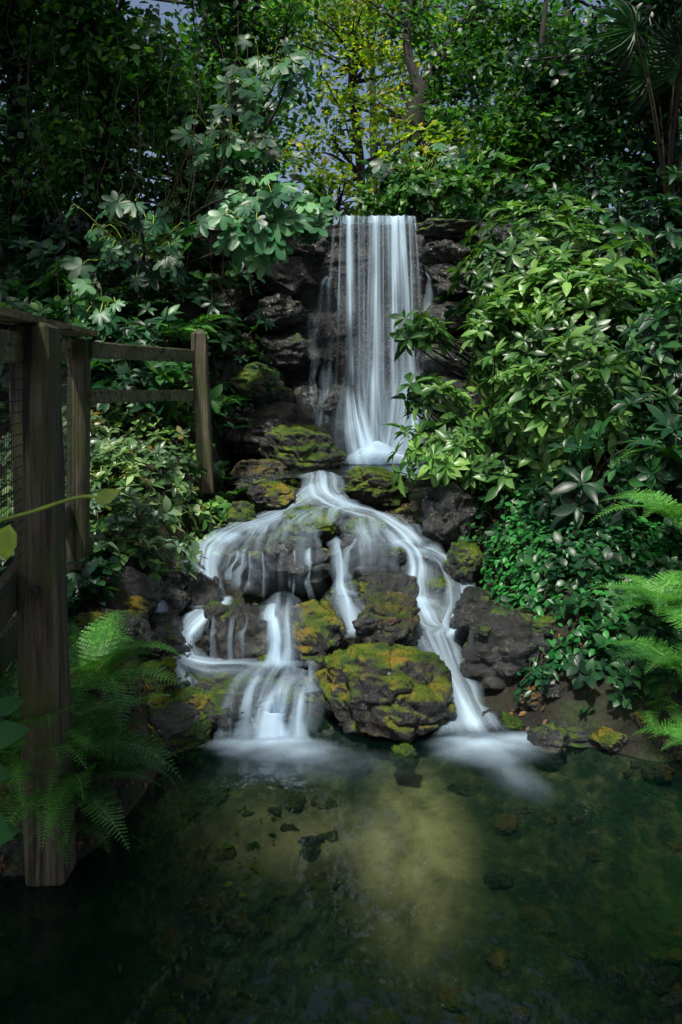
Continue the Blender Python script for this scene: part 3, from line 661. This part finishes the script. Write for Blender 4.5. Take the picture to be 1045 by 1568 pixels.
# ---------------------------------------------------------------- plants
def lit_branches(mb,base,tips,r0=.02,seed=0,mat=1):
    rr=np.random.default_rng(seed)
    for t in tips:
        t=np.asarray(t);b=np.asarray(base)+rr.normal(size=3)*.05;m=(b+t)/2+rr.normal(size=3)*.08*np.linalg.norm(t-b)+[0,0,.08]
        P=catmull([b,m,t],9);mb.add(*tube(P,np.linspace(r0,r0*.25,9),5),m=mat)
def shrub(name,blobs,n,size,mat,T,seed,base=None,up=.7,stems=24):
    rr=np.random.default_rng(seed);mb=MB();vol=np.array([b[1][0]*b[1][1]*b[1][2] for b in blobs])**.67;vol/=vol.sum()
    for (c,r),v in zip(blobs,vol):
        k=int(n*v)+3;d=nrm(rr.normal(size=(k,3)));rad=rr.uniform(.5,1.08,(k,1))**.7
        P=np.array(c)+d*rad*np.array(r);P+=fbm(P*1.7,2,seed)[:,None]*d*.8
        Nn=nrm(d*.8+np.array([-.12,-.2,up])+rr.normal(size=(k,3))*.35)
        sel=rr.integers(0,len(T),k)
        for ti in range(len(T)):
            q=sel==ti
            if q.any(): mb.add(*inst(T[ti][0],T[ti][1],P[q],frames_n(Nn[q],rr),rr.uniform(.5,1.25,q.sum())*size))
        bs=base if base is not None else (c[0],c[1],c[2]-r[2])
        lit_branches(mb,bs,P[rr.choice(k,min(stems,k),False)],.018,seed)
    return mb.build(name,[mat,M_bark])
shrub('broadleaf_shrub',[((2.1,8.1,3.25),(.82,.7,.75)),((1.5,7.4,2.45),(.45,.5,.5)),((.80,7.3,2.55),(.28,.25,.16)),((2.4,7.4,2.6),(.9,.7,.8))],520,.19,M_shrub,ROS,1,(1.9,8.0,1.9))
shrub('broadleaf_shrub',[((1.0,6.7,1.5),(.50,.42,.30)),((1.8,6.3,1.85),(.68,.5,.5)),((.80,6.9,1.92),(.25,.25,.16)),((1.35,6.5,1.35),(.45,.4,.3))],400,.18,M_shrub,ROS,2,(1.5,6.8,1.0))
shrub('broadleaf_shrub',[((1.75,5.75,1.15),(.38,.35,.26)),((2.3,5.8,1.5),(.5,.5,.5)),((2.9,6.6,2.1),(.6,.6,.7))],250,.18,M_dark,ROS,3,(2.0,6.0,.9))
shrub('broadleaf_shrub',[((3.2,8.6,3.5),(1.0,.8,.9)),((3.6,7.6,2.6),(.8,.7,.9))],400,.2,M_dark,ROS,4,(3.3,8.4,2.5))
shrub('crest_shrub',[((1.2,10.8,4.7),(.8,.5,.45)),((2.1,10.5,4.6),(.7,.5,.5)),((.5,11.2,4.7),(.5,.4,.35))],400,.15,M_mid,ROW,5)
shrub('crest_shrub',[((1.4,12.0,5.4),(.9,.5,.6)),((2.7,11.6,5.3),(.9,.5,.6)),((-.1,12.2,5.1),(.45,.4,.35))],420,.15,M_yel,ROW,6)
shrub('crest_shrub',[((-.9,10.4,4.5),(.6,.4,.4)),((-1.8,10.6,4.7),(.7,.5,.5))],260,.16,M_mid,ROW,7)

def scatter(name,x0,x1,y0,y1,n,size,mat,T,seed,lift=(.03,.3),clump=1.2,cond=None,tilt=.35,hb=.5):
    rr=np.random.default_rng(seed);x=rr.uniform(x0,x1,n*3);y=rr.uniform(y0,y1,n*3)
    dn=vnoise(np.stack([x*clump,y*clump,0*x],1),seed);ok=dn+rr.uniform(-.25,.25,len(x))>.42
    if cond is not None: ok&=cond(x,y)
    x=x[ok][:n];y=y[ok][:n];z=hgt(x,y);dn=dn[ok][:n]
    nn=hn(x,y);P=np.stack([x,y,z],1)+nn*(rr.uniform(lift[0],lift[1],len(x))*(dn*1.4))[:,None]
    Nn=nrm(nn*hb+np.array([0,-.1,.6])+rr.normal(size=P.shape)*tilt)
    sel=rr.integers(0,len(T),len(x));mb=MB()
    for ti in range(len(T)):
        q=sel==ti
        if q.any(): mb.add(*inst(T[ti][0],T[ti][1],P[q],frames_n(Nn[q],rr),rr.uniform(.6,1.3,q.sum())*size))
    for i in rr.choice(len(x),min(len(x)//3,160),False):
        b=P[i].copy();b[2]=z[i]-.02;b[:2]+=rr.normal(size=2)*.04
        mb.add(*tube(catmull([b,(b+P[i])/2+rr.normal(size=3)*.03,P[i]],6),.004,4),m=1)
    return mb.build(name,[mat,M_twig])
bank=lambda x,y: x< np.interp(y,[4.9,5.5,6.2,7.4],[-1.6,-1.42,-1.2,-.95])
scatter('bank_plants',-2.6,-.9,5.0,7.6,720,.10,M_small,ROS+ROW,21,(.05,.40),1.6,bank)
scatter('bank_plants',-2.6,-.95,4.8,7.6,260,.11,M_shrub,ROW,22,(.02,.25),1.6,bank)
scatter('ivy_ground_cover',1.15,2.3,4.75,6.0,2800,.06,M_ivy,[LBr,LSm],23,(.02,.14),2.0,None,.4,1.)
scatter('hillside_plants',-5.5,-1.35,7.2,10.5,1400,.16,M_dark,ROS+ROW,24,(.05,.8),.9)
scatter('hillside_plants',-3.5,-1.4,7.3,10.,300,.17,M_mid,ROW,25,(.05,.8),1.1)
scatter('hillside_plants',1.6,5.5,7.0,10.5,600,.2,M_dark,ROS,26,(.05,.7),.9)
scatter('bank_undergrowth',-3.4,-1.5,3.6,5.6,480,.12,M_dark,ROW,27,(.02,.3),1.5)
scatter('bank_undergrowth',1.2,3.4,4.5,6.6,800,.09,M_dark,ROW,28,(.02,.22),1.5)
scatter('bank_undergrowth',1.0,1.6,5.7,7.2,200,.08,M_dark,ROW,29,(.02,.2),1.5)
def lobed(name,c,r,n,size,mat,seed,base,up=.5,face=(-.05,-.7,.5)):
    rr=np.random.default_rng(seed);d=nrm(rr.normal(size=(n,3)));P=np.array(c)+d*(rr.uniform(0,1,(n,1))**.45)*np.array(r)
    Z=nrm(np.array(face)+rr.normal(size=(n,3))*.36);X=nrm(d*np.array([1,.3,.6])+np.array([0,-.3,-.55]));mb=MB()
    X=nrm(X-Z*np.sum(X*Z,1,keepdims=True));Y=np.cross(Z,X);R=np.stack([X,Y,Z],2);sel=rr.integers(0,3,n)
    for ti in range(3):
        q=sel==ti
        if q.any(): mb.add(*inst(PAL[ti][0],PAL[ti][1],P[q],R[q],rr.uniform(.55,1.25,q.sum())*size))
    for p,x in zip(P,X): mb.add(*tube(catmull([np.array(c)+(p-np.array(c))*.35+[0,.15,-.1],p-x*.1+[0,.06,0],p],6),.005,4),m=1)
    lit_branches(mb,base,[np.array(c)+rr.normal(size=3)*np.array(r)*.5 for _ in range(5)],.03,seed,2)
    return mb.build(name,[mat,M_stem,M_bark])
lobed('lobed_leaf_plant',(-.80,7.7,3.72),(.42,.3,.40),64,.20,M_pal,1,(-2.2,9.3,3.4))
lobed('lobed_leaf_plant',(-.30,8.6,3.9),(.26,.25,.3),26,.18,M_pal,2,(-1.2,9.8,4.0))
lobed('lobed_leaf_plant',(-1.2,8.8,4.7),(.7,.4,.5),46,.20,M_palD,3,(-2.,9.8,4.))
lobed('lobed_leaf_plant',(-.9,9.2,5.7),(.6,.4,.5),36,.20,M_palD,4,(-2.,10.,4.))
lobed('lobed_leaf_plant',(-2.1,8.0,3.55),(.8,.4,.5),50,.20,M_palD,5,(-2.6,9.,3.))
lobed('lobed_leaf_plant',(1.1,11,5.2),(.8,.4,.35),36,.20,M_palD,6,(1.2,11.5,4.2))
lobed('lobed_leaf_plant',(-2.3,7.6,2.75),(.5,.3,.35),30,.19,M_pal,7,(-2.4,8.,2.))
def fern(x,y,n,L,mat,seed,fine=True,z=None,el=0,bias=None,spread=1.3):
    rr=np.random.default_rng(seed);TT=FRF if fine else FRS;mb=MB();z=h1(x,y) if z is None else z
    for i in range(n):
        az=i*2.4+rr.uniform(-.3,.3)
        if bias is not None: az=bias+rr.uniform(-spread,spread)
        R=rotz(az)@roty(rr.uniform(-.15,.45)+el)@rotx(rr.uniform(-.25,.25));T=TT[rr.integers(len(TT))]
        mb.add(*inst(T[0],T[1],np.array([[x,y,z]])+rr.normal(size=(1,3))*.015,R[None],rr.uniform(.65,1.1)*L))
    return mb.build('fern_plant',mat)
fern(-1.20,3.52,16,.60,M_fern,1,z=.34);fern(-1.22,3.85,14,.55,M_fern,2,z=.60);fern(-1.08,3.72,12,.42,M_fern,3,z=.2)
fern(-1.45,3.45,14,.60,M_fern,4,z=.55);fern(-1.2,3.42,10,.40,M_fern,5,z=.1);fern(-1.5,4.4,10,.45,M_fern,6)
fern(-1.32,3.38,15,.55,M_fern,16,z=.46,bias=-1.3,spread=1.5);fern(-1.16,3.34,14,.48,M_fern,17,z=.30,bias=-1.5,spread=1.7)
fern(1.85,4.55,14,.55,M_fern,7,z=.75);fern(1.85,4.25,14,.55,M_fern,8,z=.45);fern(2.15,5.0,14,.6,M_fern,9,z=1.15);fern(1.75,4.5,8,.35,M_fern,10,z=.2)
fern(1.95,4.1,12,.5,M_fern,11,z=.12);fern(2.4,5.6,12,.6,M_fern,12,z=1.5)
for i,(x,y) in enumerate([(-1.9,7.9),(-2.3,8.2),(-1.6,8.0),(-1.5,8.5),(-2.9,8.0),(-2.0,8.9),(-3.3,8.6),(-1.35,8.3),(-2.6,7.5),(-1.75,7.4)]):
    fern(x,y,11,.62,M_fern if i%3 else M_dark,20+i,False,z=h1(x,y)+.3)
rr=np.random.default_rng(3);mb=MB()
for i in range(9):
    b=np.array([4.0,9.6,4.2]);t=np.array([3.9,9.3,5.9])+rr.normal(size=3)*[.5,.3,.4]
    d=nrm(t-b+np.array([(t[0]-3.9)*2,-.4,0]));mb.add(*tube(catmull([b,(b+t)/2+[0,0,.2],t],8),.012,5),m=1)
    mb.add(*inst(*FAN[i%2],t[None],frames_d(d[None],nrm(np.array([[rr.normal()*.4,-.9,.5]]))),rr.uniform(.45,.65)))
mb.build('fan_palm',[M_dark,M_twig])
def litter(name,x0,x1,y0,y1,n,size,seed,zoff=.012,cond=None,mat=M_lit):
    rr=np.random.default_rng(seed);x=rr.uniform(x0,x1,n);y=rr.uniform(y0,y1,n);z=hgt(x,y)
    if cond: q=cond(x,y,z);x,y,z=x[q],y[q],z[q]
    P=np.stack([x,y,z+zoff+rr.uniform(0,.02,len(x))],1);Nn=nrm(hn(x,y)+rr.normal(size=P.shape)*.35)
    mb=MB();mb.add(*inst(LSm[0],LSm[1],P,frames_n(Nn,rr),rr.uniform(.5,1.2,len(x))*size));return mb.build(name,mat)
litter('leaf_litter',-1.9,-.75,3.2,4.6,2200,.035,1,cond=lambda x,y,z:z>-.03)
litter('leaf_litter',-1.6,-.3,2.9,4.3,220,.05,2,cond=lambda x,y,z:z<-.05,mat=M_moss)
litter('leaf_litter',-3,3,4.6,9,2000,.05,3)
rr=np.random.default_rng(5);mb=MB()
for i in range(150):
    x=rr.uniform(-1.4,1.9);y=rr.uniform(2.9,4.45);z=h1(x,y);r=rr.uniform(.03,.1)
    if abs(x-.32)<.36 and y>3.4: continue
    mb.add(*rockgeo((x,y,z-r*.2),(r,r*.9,r*.5),i+300,4))
mb.build('pool_floor_stones',R_red)

# ---------------------------------------------------------------- trees
def tree(name,path,r0,blobs,ncl,nleaf,cr,size,mat,seed,T=None,limbs=.5):
    T=T or [LSm,LBr];root=empty(name);rr=np.random.default_rng(seed);mt=MB();mc=MB()
    P=catmull(path,26);rad=np.linspace(r0,r0*.3,26);rad[:3]*=[1.5,1.25,1.08];mt.add(*tube(P,rad,12,.05*min(1,r0*6),seed))
    vol=np.array([b[1][0]*b[1][1]*b[1][2] for b in blobs])**.67;vol/=vol.sum()
    for (c,r),v in zip(blobs,vol):
        k=max(3,int(ncl*v));d=nrm(rr.normal(size=(k,3)));Cc=np.array(c)+d*(rr.uniform(.1,1,(k,1))**.5)*np.array(r)
        for cc in Cc:
            if rr.random()<limbs:
                j=np.argmin(np.linalg.norm(P-(cc-[0,0,.5]),axis=1));b=P[j]
                mt.add(*tube(catmull([b,(b+cc)/2+rr.normal(size=3)*.25,cc],8),np.linspace(min(rad[j]*.5,.05),.006,8),5))
            m=int(nleaf*rr.uniform(.5,1.5));s=cr*rr.uniform(.6,1.3)
            Q=cc+rr.normal(size=(m,3))*np.array([s,s,s*.6]);Nn=nrm(rr.normal(size=(m,3))*.6+np.array([0,-.25,.7]))
            ti=rr.integers(len(T));mc.add(*inst(T[ti][0],T[ti][1],Q,frames_n(Nn,rr),rr.uniform(.6,1.3,m)*size))
    mt.build('trunk',M_bark,parent=root);mc.build('crown',mat,parent=root);return root
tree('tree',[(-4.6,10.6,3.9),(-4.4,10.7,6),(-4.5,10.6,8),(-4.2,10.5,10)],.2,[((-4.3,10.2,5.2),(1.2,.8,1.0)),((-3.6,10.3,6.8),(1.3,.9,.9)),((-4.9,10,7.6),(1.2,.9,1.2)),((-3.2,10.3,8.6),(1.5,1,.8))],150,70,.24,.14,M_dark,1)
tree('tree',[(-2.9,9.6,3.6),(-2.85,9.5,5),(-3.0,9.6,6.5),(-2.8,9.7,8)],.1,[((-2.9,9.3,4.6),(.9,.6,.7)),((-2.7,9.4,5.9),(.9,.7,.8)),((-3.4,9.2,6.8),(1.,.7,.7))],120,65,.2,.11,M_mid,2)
tree('tree',[(-1.45,11.6,4.1),(-1.5,11.5,6),(-1.45,11.6,7.5),(-1.3,11.6,9.5)],.13,[((-2.1,11.2,6.2),(.9,.7,.8)),((-1.3,11.4,7.6),(1.0,.7,.8)),((-2.2,11.3,8.6),(1.2,.8,.7)),((-1.3,11.2,6.0),(.5,.5,.5))],110,60,.22,.12,M_mid,3)
tree('tree',[(.3,16,4.4),(.4,16,6.5),(.2,16,8.5),(.4,16,11)],.12,[((.3,15.5,8.5),(1.3,1,.9)),((1.4,15.8,9.0),(1.2,1,.8)),((-.6,16,9.4),(1.2,1,.9)),((1.3,15.5,6.6),(1.,.8,.8)),((.1,15.5,9.6),(1.6,1,.6)),((-.3,15.8,6.8),(.9,.8,.9))],120,46,.24,.12,M_yel,4)
tree('tree',[(1.0,13.2,4.3),(1.15,13,5.8),(1.35,13,7.0),(2.1,13,8.2),(2.6,13,9.5)],.2,[((2.3,12.8,7.2),(1.,.7,.7)),((2.9,12.8,8.0),(1.1,.8,.8)),((1.5,13.4,8.4),(.8,.6,.5)),((2.2,12.5,6.2),(.9,.6,.5))],85,55,.22,.13,M_mid,5)
tree('tree',[(1.25,13.1,5.2),(1.3,13,6.8),(1.1,13.1,7.9),(1.3,13.2,9.4)],.13,[((1.0,13.4,8.9),(.8,.6,.5)),((.9,13.4,6.9),(.5,.5,.6))],26,45,.2,.12,M_yel,6)
tree('tree',[(4.6,10.8,4.0),(4.4,10.6,6),(4.5,10.6,8),(4.2,10.6,10)],.18,[((4.0,10.4,5.2),(1.2,.7,.9)),((3.2,10.6,6.3),(1.0,.7,.8)),((4.4,10.3,6.8),(1.,.8,.9)),((3.6,10.4,7.8),(1.4,.9,.6)),((5.2,10,7.2),(1.,1.,1.3))],140,70,.23,.13,M_dark,7)
tree('tree',[(3.0,11.8,4.3),(2.9,11.7,6),(3.1,11.8,8)],.1,[((2.6,11.3,5.6),(.9,.6,.6)),((3.3,11.3,6.4),(.8,.6,.7))],80,60,.2,.12,M_mid,8)
tree('tree',[(-3,17,4.6),(-2.8,17,8),(-3,17,12)],.2,[((-2.2,16.5,8),(1.8,1,2.2)),((-4.5,16.5,7.5),(1.8,1,2.5)),((-1.6,17,10),(1.2,1,1.0)),((-6.5,16,8),(2,1,3))],140,75,.35,.18,M_mid,9)
tree('tree',[(5,17,4.6),(4.8,17,8),(5,17,12)],.2,[((4.2,16.5,8),(1.9,1,2.4)),((6.5,16.5,7.5),(1.8,1,2.5)),((2.8,17,9.6),(1.1,1,1.0)),((2.8,17,6.4),(1.2,1,1.))],140,75,.35,.18,M_mid,10)
tree('tree',[(.9,24,5),(1,24,9),(.9,24,14)],.2,[((2.2,24,10),(2.2,1,1.8)),((-.5,24,13),(3,1,1.4)),((.9,24,7),(2.0,1,1.0))],50,50,.4,.2,M_yel,13)
tree('unseen_shade_tree',[(-5.5,-2,1),(-5,-1.5,4),(-5,-1,6.5),(-4,-.5,8.5)],.35,[((-5.5,0,8),(2.2,2.6,1)),((-4.4,-1.4,8),(2.0,1.5,.8)),((-6,4.5,7.6),(1.8,2.5,1)),((-4.6,7.2,9.2),(1.8,2.2,.8)),((-.5,-3.4,8.2),(4.5,1.6,.9)),((3.8,-1.4,8),(2,2.,.9))],240,52,.55,.34,M_dark,11)  # unseen tree added above and behind the camera to shade foreground and corners
tree('unseen_shade_tree',[(5.5,3,1.2),(5.2,3.2,4),(5,3.6,6),(4.6,4,8)],.25,[((4.6,4.0,7.4),(1.8,2,.9)),((4.6,7.,8.4),(1.8,2.,.8)),((5.5,2,5.),(1.2,2,1.6))],130,50,.5,.32,M_dark,12)  # second unseen tree, added on the right to darken that side
rr=np.random.default_rng(8);mb=MB()
for i in range(60):
    x=rr.uniform(-3.6,-1.1);y=rr.uniform(8.2,9.6);z=rr.uniform(4,6.5);l=rr.uniform(.6,2.4)
    P=catmull([(x,y,z),(x+rr.normal()*.08,y,z-l*.35),(x+rr.normal()*.12,y-.1,z-l*.7),(x+rr.normal()*.18,y-.1,z-l)],14)
    mb.add(*tube(P,rr.uniform(.003,.007),4))
mb.build('hanging_vines',M_twig)
mb=MB();P=catmull([(-.75,1.35,1.74),(-.60,1.45,1.77),(-.49,1.5,1.80),(-.44,1.5,1.775)],24);mb.add(*tube(P,.0035,6))
Q=np.array([[-.60,1.42,1.76],[-.47,1.5,1.79],[-.66,1.4,1.73]]);D=np.array([[-.2,-.1,-1],[1,0,.5],[-.4,0,-1.]])
mb.add(*inst(LBr[0],LBr[1],Q,frames_d(D,np.array([[0,-1,.2]]*3)),[.07,.05,.06]))
mb.build('vine_tendril',M_stem)
mb=MB();Q=np.array([[-.68,1.5,1.34],[-.70,1.5,1.28],[-.70,1.5,1.20],[-.72,1.55,1.12],[-.69,1.55,1.37]])
D=np.array([[1,0,.15],[.7,0,-.2],[.6,-.2,-.4],[.8,0,.1],[.9,.1,.25]])
mb.add(*inst(LBr[0],LBr[1],Q,frames_d(D,np.array([[0,-.9,.3]]*5)),[.08,.07,.09,.08,.06]))
for q in Q: mb.add(*tube(catmull([(-.95,1.6,.6),(q[0]-.1,q[1],q[2]-.2),q],10),.003,5),m=1)
mb.build('waterside_plant',[M_near,M_stem])

# ---------------------------------------------------------------- light
sv=Vector((-.16,-.46,.87)).normalized()
sun=bpy.data.lights.new('sun','SUN');sun.energy=4.9;sun.angle=math.radians(3);sun.color=(1,.96,.88)
so=bpy.data.objects.new('sun',sun);COL.objects.link(so);so.rotation_euler=sv.to_track_quat('Z','Y').to_euler();so.location=sv*20
w=bpy.data.worlds.new('World');S.world=w;w.use_nodes=True;nt=w.node_tree
bg=nt.nodes['Background'];sk=nt.nodes.new('ShaderNodeTexSky');sk.sky_type='NISHITA';sk.sun_disc=False
sk.sun_elevation=math.asin(sv.z);sk.sun_rotation=math.atan2(sv.x,sv.y);sk.dust_density=5;sk.air_density=1.0
nt.links.new(sk.outputs[0],bg.inputs[0]);bg.inputs[1].default_value=.14
S.view_settings.view_transform='Standard'
S.view_settings.look='None'
S.view_settings.exposure=0

# ---------------------------------------------------------------- camera
cam=bpy.data.cameras.new('camera');co=bpy.data.objects.new('camera',cam);COL.objects.link(co);S.camera=co
co.location=(0,0,2.0);co.rotation_euler=(math.radians(90),0,0)
cam.sensor_fit='VERTICAL';cam.sensor_height=36;cam.sensor_width=24;cam.lens=27.55;cam.shift_y=-184/1568
cam.clip_end=800;cam.clip_start=.05
cam.dof.use_dof=True;cam.dof.focus_distance=5.5;cam.dof.aperture_fstop=6
